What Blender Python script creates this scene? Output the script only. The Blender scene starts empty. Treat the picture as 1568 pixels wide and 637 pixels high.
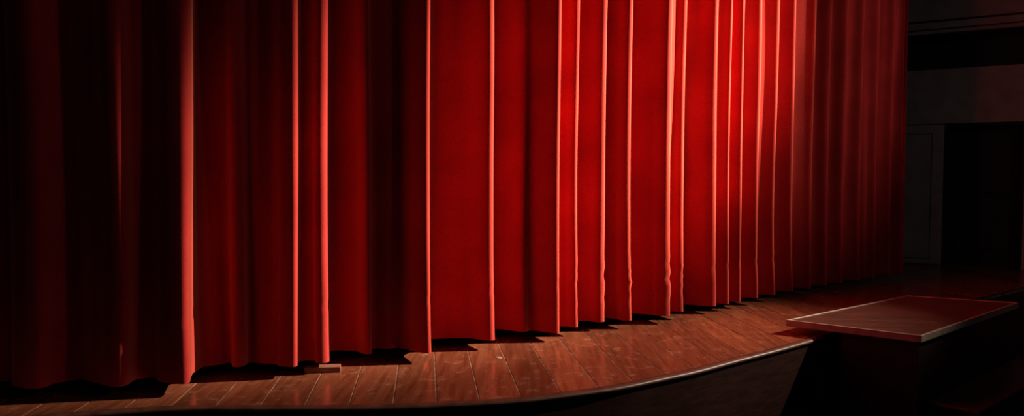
import bpy, bmesh, math, random
from mathutils import Vector, noise
random.seed(7)
S=bpy.context.scene
F=1155.0; CAMZ=1.39; PITCH=math.atan(55/F)
# ---------------- helpers
def unproj(px,py,z):
    dx=(px-800)/F; u=(325-py)/F
    c,s=math.cos(PITCH),math.sin(PITCH)
    d=Vector((dx, c+u*s, -s+u*c))
    t=(z-CAMZ)/d.z
    return Vector((d.x*t,d.y*t,z))
def link(o,parent=None):
    S.collection.objects.link(o)
    if parent: o.parent=parent
    return o
def empty(name):
    e=bpy.data.objects.new(name,None); S.collection.objects.link(e); return e
def mesh_obj(name,verts,faces,mat,parent=None,smooth=False):
    m=bpy.data.meshes.new(name); m.from_pydata([tuple(v) for v in verts],[],faces); m.update()
    if smooth:
        for p in m.polygons: p.use_smooth=True
    m.materials.append(mat)
    return link(bpy.data.objects.new(name,m),parent)
def fixn(o):
    bm=bmesh.new(); bm.from_mesh(o.data); bmesh.ops.recalc_face_normals(bm,faces=bm.faces); bm.to_mesh(o.data); bm.free()
def prism(name,poly,z0,z1,mat,parent=None,bevel=0):
    n=len(poly)
    v=[(p[0],p[1],z0) for p in poly]+[(p[0],p[1],z1) for p in poly]
    f=[tuple(range(n-1,-1,-1)),tuple(range(n,2*n))]+[(i,(i+1)%n,n+(i+1)%n,n+i) for i in range(n)]
    o=mesh_obj(name,v,f,mat,parent); fixn(o)
    if bevel:
        b=o.modifiers.new('bev','BEVEL'); b.width=bevel; b.segments=3; b.limit_method='ANGLE'
    return o
def sweep(name,path,prof,mat,parent=None,smooth=False):
    V=[];Fc=[];n=len(prof);m=len(path)
    for i,p in enumerate(path):
        a=Vector(path[max(i-1,0)][:2]); b=Vector(path[min(i+1,m-1)][:2]); t=(b-a).normalized()
        nr=Vector((t.y,-t.x))
        for o_,z in prof: V.append((p[0]+nr.x*o_,p[1]+nr.y*o_,z))
    for i in range(m-1):
        for j in range(n):
            k=(j+1)%n; Fc.append((i*n+j,i*n+k,(i+1)*n+k,(i+1)*n+j))
    Fc.append(tuple(range(n))); Fc.append(tuple((m-1)*n+j for j in range(n-1,-1,-1)))
    o=mesh_obj(name,V,Fc,mat,parent,smooth); fixn(o); return o
def catmull(P,sub):
    out=[]
    for i in range(len(P)-1):
        p0=Vector(P[max(i-1,0)]);p1=Vector(P[i]);p2=Vector(P[i+1]);p3=Vector(P[min(i+2,len(P)-1)])
        for k in range(sub):
            t=k/sub
            out.append(0.5*((2*p1)+(-p0+p2)*t+(2*p0-5*p1+4*p2-p3)*t*t+(-p0+3*p1-3*p2+p3)*t**3))
    out.append(Vector(P[-1])); return out
# ---------------- materials
def newmat(name):
    m=bpy.data.materials.new(name); m.use_nodes=True; nt=m.node_tree
    return m,nt,nt.nodes['Principled BSDF']
def N(nt,t,**k):
    n=nt.nodes.new(t)
    for a,b in k.items(): setattr(n,a,b)
    return n
def simple(name,c1,c2,scale,rough,bump=0.2,stretch=(1,1,1),rot=0,spec=0.5,r2=None):
    m,nt,b=newmat(name); L=nt.links.new
    tc=N(nt,'ShaderNodeTexCoord'); mp=N(nt,'ShaderNodeMapping'); mp.inputs['Scale'].default_value=stretch
    mp.inputs['Rotation'].default_value=(0,0,rot)
    L(tc.outputs['Object'],mp.inputs[0])
    no=N(nt,'ShaderNodeTexNoise'); no.inputs['Scale'].default_value=scale; no.inputs['Detail'].default_value=8
    L(mp.outputs[0],no.inputs[0])
    r=N(nt,'ShaderNodeValToRGB'); r.color_ramp.elements[0].position=.3; r.color_ramp.elements[1].position=.7
    r.color_ramp.elements[0].color=(*c1,1); r.color_ramp.elements[1].color=(*c2,1)
    L(no.outputs[0],r.inputs[0]); L(r.outputs[0],b.inputs['Base Color'])
    b.inputs['Roughness'].default_value=rough; b.inputs['Specular IOR Level'].default_value=spec
    bp=N(nt,'ShaderNodeBump'); bp.inputs['Strength'].default_value=bump; bp.inputs['Distance'].default_value=.005
    L(no.outputs[0],bp.inputs['Height']); L(bp.outputs[0],b.inputs['Normal'])
    return m
def velvet():
    m,nt,b=newmat('red_velvet'); L=nt.links.new
    tc=N(nt,'ShaderNodeTexCoord')
    n1=N(nt,'ShaderNodeTexNoise'); n1.inputs['Scale'].default_value=2.2; n1.inputs['Detail'].default_value=5
    n2=N(nt,'ShaderNodeTexNoise'); n2.inputs['Scale'].default_value=160; n2.inputs['Detail'].default_value=3
    for n in (n1,n2): L(tc.outputs['Object'],n.inputs[0])
    r=N(nt,'ShaderNodeValToRGB'); r.color_ramp.elements[0].position=.3; r.color_ramp.elements[1].position=.72
    r.color_ramp.elements[0].color=(.30,.008,.016,1); r.color_ramp.elements[1].color=(.42,.020,.022,1)
    L(n1.outputs[0],r.inputs[0])
    mx=N(nt,'ShaderNodeMix',data_type='RGBA',blend_type='MULTIPLY'); mx.inputs[0].default_value=.6
    r2=N(nt,'ShaderNodeValToRGB'); r2.color_ramp.elements[0].position=.3; r2.color_ramp.elements[1].position=.6
    r2.color_ramp.elements[0].color=(.4,.4,.4,1)
    L(n2.outputs[0],r2.inputs[0]); L(r.outputs[0],mx.inputs[6]); L(r2.outputs[0],mx.inputs[7])
    L(mx.outputs[2],b.inputs['Base Color'])
    b.inputs['Roughness'].default_value=.95; b.inputs['Specular IOR Level'].default_value=.05
    b.inputs['Sheen Weight'].default_value=.62; b.inputs['Sheen Roughness'].default_value=.5
    b.inputs['Sheen Tint'].default_value=(1,.46,.17,1)
    bp=N(nt,'ShaderNodeBump'); bp.inputs['Strength'].default_value=.35; bp.inputs['Distance'].default_value=.003
    L(n2.outputs[0],bp.inputs['Height']); L(bp.outputs[0],b.inputs['Normal'])
    return m
def plankmat():
    m,nt,b=newmat('stage_boards'); L=nt.links.new
    tc=N(nt,'ShaderNodeTexCoord'); geo=N(nt,'ShaderNodeNewGeometry')
    mp=N(nt,'ShaderNodeMapping'); mp.inputs['Scale'].default_value=(9,.6,4)
    add=N(nt,'ShaderNodeVectorMath',operation='ADD'); sc=N(nt,'ShaderNodeVectorMath',operation='SCALE'); sc.inputs['Scale'].default_value=17
    cb=N(nt,'ShaderNodeCombineXYZ'); 
    for i in range(3): L(geo.outputs['Random Per Island'],cb.inputs[i])
    L(cb.outputs[0],sc.inputs[0]); L(tc.outputs['Object'],mp.inputs[0]); L(mp.outputs[0],add.inputs[0]); L(sc.outputs[0],add.inputs[1])
    g=N(nt,'ShaderNodeTexNoise'); g.inputs['Scale'].default_value=3; g.inputs['Detail'].default_value=10; g.inputs['Distortion'].default_value=.2
    L(add.outputs[0],g.inputs[0])
    r=N(nt,'ShaderNodeValToRGB'); e=r.color_ramp.elements
    e[0].position=.3; e[0].color=(.13,.030,.013,1); e[1].position=.75; e[1].color=(.24,.070,.034,1)
    L(g.outputs[0],r.inputs[0])
    mr=N(nt,'ShaderNodeMapRange'); mr.inputs['To Min'].default_value=.7; mr.inputs['To Max'].default_value=1.15
    L(geo.outputs['Random Per Island'],mr.inputs[0])
    mu=N(nt,'ShaderNodeVectorMath',operation='SCALE'); L(r.outputs[0],mu.inputs[0]); L(mr.outputs[0],mu.inputs['Scale'])
    w=N(nt,'ShaderNodeTexNoise'); w.inputs['Scale'].default_value=7; w.inputs['Detail'].default_value=9; w.inputs['Roughness'].default_value=.78
    L(tc.outputs['Object'],w.inputs[0])
    wr=N(nt,'ShaderNodeValToRGB'); wr.color_ramp.elements[0].position=.54; wr.color_ramp.elements[1].position=.70
    wr.color_ramp.elements[1].color=(.6,.6,.6,1)
    L(w.outputs[0],wr.inputs[0])
    mx=N(nt,'ShaderNodeMix',data_type='RGBA'); L(wr.outputs[0],mx.inputs[0]); L(mu.outputs[0],mx.inputs[6]); mx.inputs[7].default_value=(.40,.19,.12,1)
    L(mx.outputs[2],b.inputs['Base Color'])
    rr=N(nt,'ShaderNodeMapRange'); rr.inputs['From Min'].default_value=.3; rr.inputs['From Max'].default_value=.7
    rr.inputs['To Min'].default_value=.12; rr.inputs['To Max'].default_value=.32
    L(w.outputs[0],rr.inputs[0]); L(rr.outputs[0],b.inputs['Roughness'])
    bp=N(nt,'ShaderNodeBump'); bp.inputs['Strength'].default_value=.3; bp.inputs['Distance'].default_value=.003
    L(g.outputs[0],bp.inputs['Height']); L(bp.outputs[0],b.inputs['Normal'])
    return m
M_velvet=velvet(); M_plank=plankmat()
M_seam=simple('dusty_gap_filler',(.04,.02,.014),(.46,.30,.22),9,.9)
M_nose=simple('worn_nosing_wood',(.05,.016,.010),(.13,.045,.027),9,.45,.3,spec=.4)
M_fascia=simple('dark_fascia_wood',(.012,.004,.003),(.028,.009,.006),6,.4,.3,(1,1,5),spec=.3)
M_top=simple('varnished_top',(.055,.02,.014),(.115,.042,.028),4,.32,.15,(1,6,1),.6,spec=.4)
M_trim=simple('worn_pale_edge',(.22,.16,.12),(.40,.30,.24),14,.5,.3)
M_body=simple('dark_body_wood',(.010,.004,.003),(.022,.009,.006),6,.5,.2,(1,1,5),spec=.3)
M_wall=simple('plaster_wall',(.26,.20,.175),(.36,.29,.25),5,.85,.2)
M_dark=simple('dark_paint_and_shade',(.008,.006,.006),(.014,.011,.01),4,.8,.1)  # dark surfaces, and the shade coloured into the recessed wall band
M_floor=simple('auditorium_floor',(.012,.007,.006),(.03,.014,.01),3,.6,.1)
M_block=simple('block_wood',(.14,.05,.03),(.28,.11,.065),8,.5,.3,(1,6,1))

# ---------------- stage curtain
HEM=.08
hemY=[(-420,604),(-250,604),(-100,604),(40,606),(180,604),(262,605),(360,592),(455,574),(505,567),(572,560),(670,551),(770,531),(870,520),(899,511),(943,503),(985,500),(1043,494),(1065,487),(1118,478),(1180,466),(1265,450),(1410,427)]
def hy(x):
    for (a,b),(c,d) in zip(hemY,hemY[1:]):
        if a<=x<=c: return b+(d-b)*(x-a)/(c-a)
# (pixel x, valley depth after this tip, metre shift at the top)
tips=[(-420,.1,0),(-330,.1,0),(-250,.1,0),(-160,.1,0),(-60,.14,0),(62,.16,.02),(190,.2,.02),(285,.34,.06),(362,.14,0.0),(462,.18,.04),(505,.3,.05),(577,.2,.0),(670,.34,.03),(770,.32,.02),(872,.26,.02),(900,.2,.04),(943,.22,.03),(983,.26,.03),(1046,.18,.02),(1066,.24,.07),(1117,.2,.02),(1137,.16,.06),(1156,.18,.04),(1182,.2,.05),(1209,.2,.05),(1237,.2,.02),(1266,.2,.04),(1291,.2,.03),(1316,.2,.03),(1342,.2,.03),(1366,.2,.02),(1390,.2,.02),(1409,.1,.02)]
width={285:.16,190:.12,62:.16,362:.06,1046:.06,462:.07,1117:.045,770:.045,670:.055,983:.045,505:.045,943:.045,872:.04}
T=[unproj(x,hy(x),HEM) for x,_,_ in tips]
for i,(x,_,_) in enumerate(tips):
    back={577:.12,362:.32,285:.04,190:.02}.get(x,0)
    if back: T[i]=T[i]+Vector((-.1,1,0))*back
def tang(i):
    a=T[max(0,i-2)]; b=T[min(len(T)-1,i+2)]; return (b-a).normalized()
def nrm(t): return Vector((t.y,-t.x,0))   # toward the audience
ctrl=[];shift=[];amp=[]
for i in range(len(T)-1):
    t=((tang(i)+tang(i+1))/2).normalized(); n=nrm(t); g=(T[i+1]-T[i]).length; a=min(tips[i][1],g*.85)
    seg=T[i+1]-T[i]; sd=seg.normalized(); sh=tips[i][2]; sh2=tips[i+1][2]; xn=tips[i+1][0]
    wide=xn in (285,190,62)
    w2=min(width.get(xn,.032 if xn<1120 else .024),(.36 if wide else .22)*g)
    P=[(T[i],0,0),(T[i]+sd*min(.03,.12*g)-n*.025,.0,0),(T[i]+sd*min(.05,.17*g)-n*a*.72,.1,.2),(T[i]+seg*.27-n*a,.3,1)]
    if wide:
        P+=[(T[i]+seg*.45-n*a*.93,.46,.6),(T[i+1]-sd*w2*1.35-n*a*.45,.8,.2),(T[i+1]-sd*w2-n*a*.22,.9,0),(T[i+1]-sd*w2*.5-n*a*.05,1,0)]
    else:
        P+=[(T[i]+seg*.46-n*a*.95,.46,1),(T[i]+seg*.62-n*a*.80,.65,1),(T[i]+seg*.78-n*a*.55,.84,.6),(T[i+1]-sd*w2*1.7-n*min(.075,a*.33),.95,.1),(T[i+1]-sd*w2-n*min(.022,a*.14),1,0)]
    for p,u,m in P: ctrl.append(p); shift.append(sh*(1-u)+sh2*u); amp.append(m*min(1,g/.5))
ctrl.append(T[-1]); shift.append(0); amp.append(0)
pts=[];sh=[];am=[]
for i in range(len(ctrl)-1):
    L_=(ctrl[i+1]-ctrl[i]).length; k=max(1,int(L_/.008))
    for j in range(k):
        u=j/k; pts.append(ctrl[i].lerp(ctrl[i+1],u)); sh.append(shift[i]*(1-u)+shift[i+1]*u); am.append(amp[i]*(1-u)+amp[i+1]*u)
pts.append(ctrl[-1]); sh.append(0); am.append(0)
def smooth(A,r,it):
    for _ in range(it):
        B=A[:]
        for i in range(r,len(A)-r):
            s=A[i]*0
            for k in range(-r,r+1): s=s+A[i+k]
            B[i]=s/(2*r+1)
        A=B
    return A
sharp=smooth(pts,2,3); soft=smooth(pts,3,5); sh=smooth(sh,6,2); am=smooth(am,3,2)
tg=[]
for i in range(len(pts)):
    a=pts[max(0,i-60)]; b=pts[min(len(pts)-1,i+60)]; tg.append((b-a).normalized())
ROWS=90; ZT=5.6
zs=[]
for r in range(ROWS+1):
    u=r/ROWS; zs.append(HEM+(ZT-HEM)*(u**1.8))
V=[];Fc=[];n=len(pts)
for r,z in enumerate(zs):
    k=(z-HEM)/3.0; low=max(0,1-(z-HEM)/1.1)
    for i in range(n):
        m=min(1,(z-HEM)/1.5)
        p=sharp[i].lerp(soft[i],m)
        t=tg[i]; nn=nrm(t)
        s=sh[i]*min(1.3,k)
        wob=.010*noise.noise(Vector((i*.010,z*.7,3)))+.012*low*noise.noise(Vector((i*.03,z*2.2,9)))
        wob+=am[i]*.12*noise.noise(Vector((i*.045,z*.22,31)))
        cx=math.exp(-((p.x-1.15)/.55)**2); cz=math.exp(-((z-.42)/.16)**2)
        cr=cx*cz*.018*noise.noise(Vector((p.x*7,p.y*7,z*13)))
        wt=.020*noise.noise(Vector((i*.010,z*.38,20)))
        p=p+t*(s+wt+cr)+nn*(wob+.02*low*low+cr)
        if abs(z-.47)<.03: p=p-nn*.004
        zz=z+ (noise.noise(Vector((i*.01,0,0)))*.014 if r==0 else 0)
        V.append((p.x,p.y,zz))
for r in range(ROWS):
    for i in range(n-1):
        a=r*n+i; Fc.append((a,a+1,a+n+1,a+n))
curtain=mesh_obj('stage_curtain',V,Fc,M_velvet,None,True)

# ---------------- stage
stage=empty('stage')
E=[unproj(x,y,0) for x,y in [(-420,700),(-200,680),(0,657),(240,638),(400,636),(560,635),(700,630),(800,624),(880,615),(960,604),(1030,590),(1090,577),(1150,561),(1220,543),(1287,524)]]
edge=catmull([(p.x,p.y) for p in E],6)
edge=[(p[0],p[1]) for p in edge]
R0=edge[-1]; R1=(4.65,7.78); R2=(9.2,11.2)
outline=edge+[R1,R2,(6.0,13.5),(-3.2,13.5)]
vd=Vector((-.117,1,0)).normalized(); vn=Vector((vd.y,-vd.x,0))
base=unproj(681,600,0); W=.262
bmO=bmesh.new()
for k in range(-18,45):
    bm=bmesh.new()
    f=bm.faces.new([bm.verts.new((x,y,0)) for x,y in outline])
    lo=base+vn*(k*W+.004); hi=base+vn*((k+1)*W-.004)
    for co,no in ((lo,-vn),(hi,vn)):
        bmesh.ops.bisect_plane(bm,geom=bm.verts[:]+bm.edges[:]+bm.faces[:],plane_co=co,plane_no=no,clear_outer=True)
    if bm.faces:
        r=bmesh.ops.extrude_face_region(bm,geom=bm.faces[:])
        for v in [g for g in r['geom'] if isinstance(g,bmesh.types.BMVert)]: v.co.z-=.03
        me=bpy.data.meshes.new('t'); bm.to_mesh(me); bmO.from_mesh(me); bpy.data.meshes.remove(me)
    bm.free()
bmesh.ops.recalc_face_normals(bmO,faces=bmO.faces)
me=bpy.data.meshes.new('floor_planks'); bmO.to_mesh(me); me.materials.append(M_plank)
pl=link(bpy.data.objects.new('floor_planks',me),stage)
b=pl.modifiers.new('b','BEVEL'); b.width=.002; b.segments=2; b.limit_method='ANGLE'
prism('subfloor',outline,-.05,-.003,M_seam,stage)
nose=[(-.03,-.003),(-.03,.002),(.0,.004),(.02,.003),(.030,-.004),(.034,-.013),(.030,-.024),(.02,-.030),(.0,-.032),(-.03,-.032)]
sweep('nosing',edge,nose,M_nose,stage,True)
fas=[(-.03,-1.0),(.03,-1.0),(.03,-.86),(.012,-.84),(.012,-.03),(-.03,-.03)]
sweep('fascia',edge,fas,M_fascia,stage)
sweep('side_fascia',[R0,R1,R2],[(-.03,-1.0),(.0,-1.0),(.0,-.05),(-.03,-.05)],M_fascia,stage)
pc=unproj(780,559,0)
prism('paint_chip',[(pc.x+.022*math.cos(k)*(1+.3*math.sin(3*k)),pc.y+.03*math.sin(k)) for k in [j*math.pi/5 for j in range(10)]],.0,.003,M_trim,stage)

# ---------------- small wooden block by the hem
c=unproj(503,583,0)
wb=prism('wooden_block',[(-.125,-.04),(.125,-.04),(.115,.045),(-.12,.04)],0,.04,M_block,None,.005)
wb.location=(c.x,c.y+.04,.001); wb.rotation_euler=(0,0,.1)

# ---------------- platform with a lid-like top at the right of the stage
plat=empty('wooden_platform')
ZP=.12
Q=[unproj(1228,500,ZP),unproj(1440,525,ZP),unproj(1592,473,ZP),unproj(1418,462,ZP)]
q=[(p.x,p.y) for p in Q]
def inset(q,d):
    out=[]; n=len(q)
    for i in range(n):
        p=Vector(q[i]);a=(Vector(q[i-1])-p).normalized();b=(Vector(q[(i+1)%n])-p).normalized()
        s=abs(a.x*b.y-a.y*b.x); out.append(tuple(p+(a+b)*(d/s)))
    return out
prism('top_board',inset(q,.018),ZP-.05,ZP-.002,M_top,plat)
iq=inset(q,.02)
for i in range(4):
    j=(i+1)%4
    prism('edge_strip_%d'%(i+1),[q[i],q[j],iq[j],iq[i]],ZP-.055,ZP+.003,M_trim,plat,.005)
A,D,C,B=[Vector(p) for p in q]
ab=(B-A).normalized(); ad=(D-A).normalized()
bq=[tuple(A+ad*.42+ab*.06),tuple(D-ad*.03+ab*.03),tuple(C-ad*.03-ab*.05),tuple(B+ad*.40-ab*.05)]
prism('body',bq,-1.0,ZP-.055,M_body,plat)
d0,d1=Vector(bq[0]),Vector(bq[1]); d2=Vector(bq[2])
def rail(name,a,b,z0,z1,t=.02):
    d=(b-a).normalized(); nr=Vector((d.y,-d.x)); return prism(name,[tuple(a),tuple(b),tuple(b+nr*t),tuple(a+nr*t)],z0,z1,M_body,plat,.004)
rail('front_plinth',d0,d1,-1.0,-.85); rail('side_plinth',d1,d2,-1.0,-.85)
steps=empty('wooden_steps')
u1=(d2-d1).normalized(); nr=Vector((u1.y,-u1.x))
for k,(z,w0) in enumerate([(-.42,.36),(-.62,.72),(-.82,1.08)]):
    a=d1+nr*(.03+(w0-.36))+u1*.15; b_=d2+nr*(.03+(w0-.36)); 
    prism('riser_%d'%(k+1),[tuple(a),tuple(b_),tuple(b_+nr*.34),tuple(a+nr*.34)],-1.0,z-.03,M_body,steps)
    prism('tread_%d'%(k+1),[tuple(a-u1*.02),tuple(b_),tuple(b_+nr*.36),tuple(a+nr*.36-u1*.02)],z-.03,z,M_top,steps,.008)

# ---------------- room shell
W0=Vector((6.0,11.35)); wd=Vector((.853,-.522)).normalized(); wn=Vector((wd.y,-wd.x))
if wn.y>0: wn=-wn
def wbox(name,s0,s1,z0,z1,o0,o1,mat,parent=None,bevel=0):
    P=[W0+wd*s0+wn*o0,W0+wd*s1+wn*o0,W0+wd*s1+wn*o1,W0+wd*s0+wn*o1]
    return prism(name,[tuple(p) for p in P],z0,z1,mat,parent,bevel)
wr=empty('wall_right')
wbox('pier_a',-3,.53,-1,2.12,-.25,0,M_wall,wr)
wbox('pier_b',1.53,7,-1,2.12,-.25,0,M_wall,wr)
wbox('lintel',-3,7,2.12,2.93,-.25,.03,M_wall,wr)
wbox('shaded_frieze',-3,7,2.93,3.5,-.45,-.2,M_dark,wr)  # dark colour paints in the recess shade under the cornice
wbox('upper',-3,7,3.5,6.5,-.25,.0,M_wall,wr)
cor=empty('trim_1')
for k,(z0,z1,o) in enumerate([(3.44,3.50,.16),(3.50,3.60,.22),(3.62,3.66,.26),(3.66,4.2,.2),(4.2,4.3,.32)]):
    wbox('cornice_band_%d'%(k+1),-3,7,z0,z1,0.0,o,M_wall,cor,.01)
pt=empty('trim_2')
wbox('pilaster',-.6,.50,.02,2.10,.0,.04,M_wall,pt,.006)
for nm,a in {'bead_l':(-.02,.0,.1,2.0),'bead_r':(.38,.40,.1,2.0),'bead_t':(-.02,.40,1.98,2.0),'bead_b':(-.02,.40,.1,.12)}.items():
    wbox(nm,a[0],a[1],a[2],a[3],.04,.055,M_wall,pt)
d=empty('door_1')
wbox('leaf',.56,1.5,.0,2.08,-.24,-.2,M_dark,d)
wbox('jamb_a',.53,.56,.0,2.1,-.24,.0,M_dark,d); wbox('jamb_b',1.50,1.53,.0,2.1,-.24,.0,M_dark,d); wbox('head',.56,1.5,2.08,2.11,-.24,0,M_dark,d)
for k,z in enumerate((.25,1.1)): wbox('panel_%d'%(k+1),.68,1.38,z,z+.75,-.2,-.185,M_dark,d,.01)
prism('floor',[(-8,-4),(14,-4),(14,15),(-8,15)],-1.05,-1.0,M_floor)
prism('ceiling',[(-8,-4),(14,-4),(14,15),(-8,15)],6.5,6.6,M_dark)
prism('wall_back',[(-8,13.6),(14,13.6),(14,13.8),(-8,13.8)],-1,6.5,M_dark)
prism('wall_left',[(-8,-4),(-7.8,-4),(-7.8,13.6),(-8,13.6)],-1,6.5,M_dark)

# ---------------- lights
def spot(name,loc,tgt,power,ang,blend,size,col):
    l=bpy.data.lights.new(name,'SPOT'); l.energy=power; l.spot_size=math.radians(ang); l.spot_blend=blend; l.shadow_soft_size=size; l.color=col
    o=link(bpy.data.objects.new(name,l)); o.location=loc
    o.rotation_euler=(Vector(tgt)-Vector(loc)).to_track_quat('-Z','Y').to_euler(); return o
spot('stage_spotlight',(10.0,6.9,6.2),(1.55,6.95,2.5),42000,25,1.0,.08,(1,.85,.66))
spot('stage_fill',(10.0,6.9,6.2),(1.1,6.6,.9),9500,29,1.0,.08,(1,.84,.66))  # added wide fill beside the key, lifts the floor and left folds
spot('left_folds_fill',(7.5,1.5,5.0),(-2.2,4.6,1.4),190,26,1.0,.3,(1,.7,.7))  # added weak fill so the left folds stay faintly visible, no real lamp
spot('right_folds_fill',(10.0,5.0,5.6),(3.6,8.8,2.6),900,34,1.0,.15,(1,.75,.65))  # added fill that softens the fade on the right-hand folds
def area(name,loc,tgt,power,size,col):
    l=bpy.data.lights.new(name,'AREA'); l.energy=power; l.size=size; l.color=col
    o=link(bpy.data.objects.new(name,l)); o.location=loc
    o.rotation_euler=(Vector(tgt)-Vector(loc)).to_track_quat('-Z','Y').to_euler(); return o
area('audience_fill',(3,-2,6.0),(4,8,1),14,1.5,(.95,.82,1))  # invented dim ambient fill from the audience side
spot('wall_fill',(7.5,5.5,4.5),(6.2,9,1.2),24,100,1.0,.3,(1,.88,.82))  # extra fill for the right wall and platform trims, not a fixture
w=bpy.data.worlds.new('world'); S.world=w; w.use_nodes=True
w.node_tree.nodes['Background'].inputs[0].default_value=(.25,.25,1,1); w.node_tree.nodes['Background'].inputs[1].default_value=.006

S.view_settings.view_transform='Standard'
cam=bpy.data.cameras.new('camera'); cam.sensor_width=36; cam.lens=F/1600*36
co=link(bpy.data.objects.new('camera',cam)); co.location=(0,0,CAMZ); co.rotation_euler=(math.pi/2-PITCH,0,0)
S.camera=co
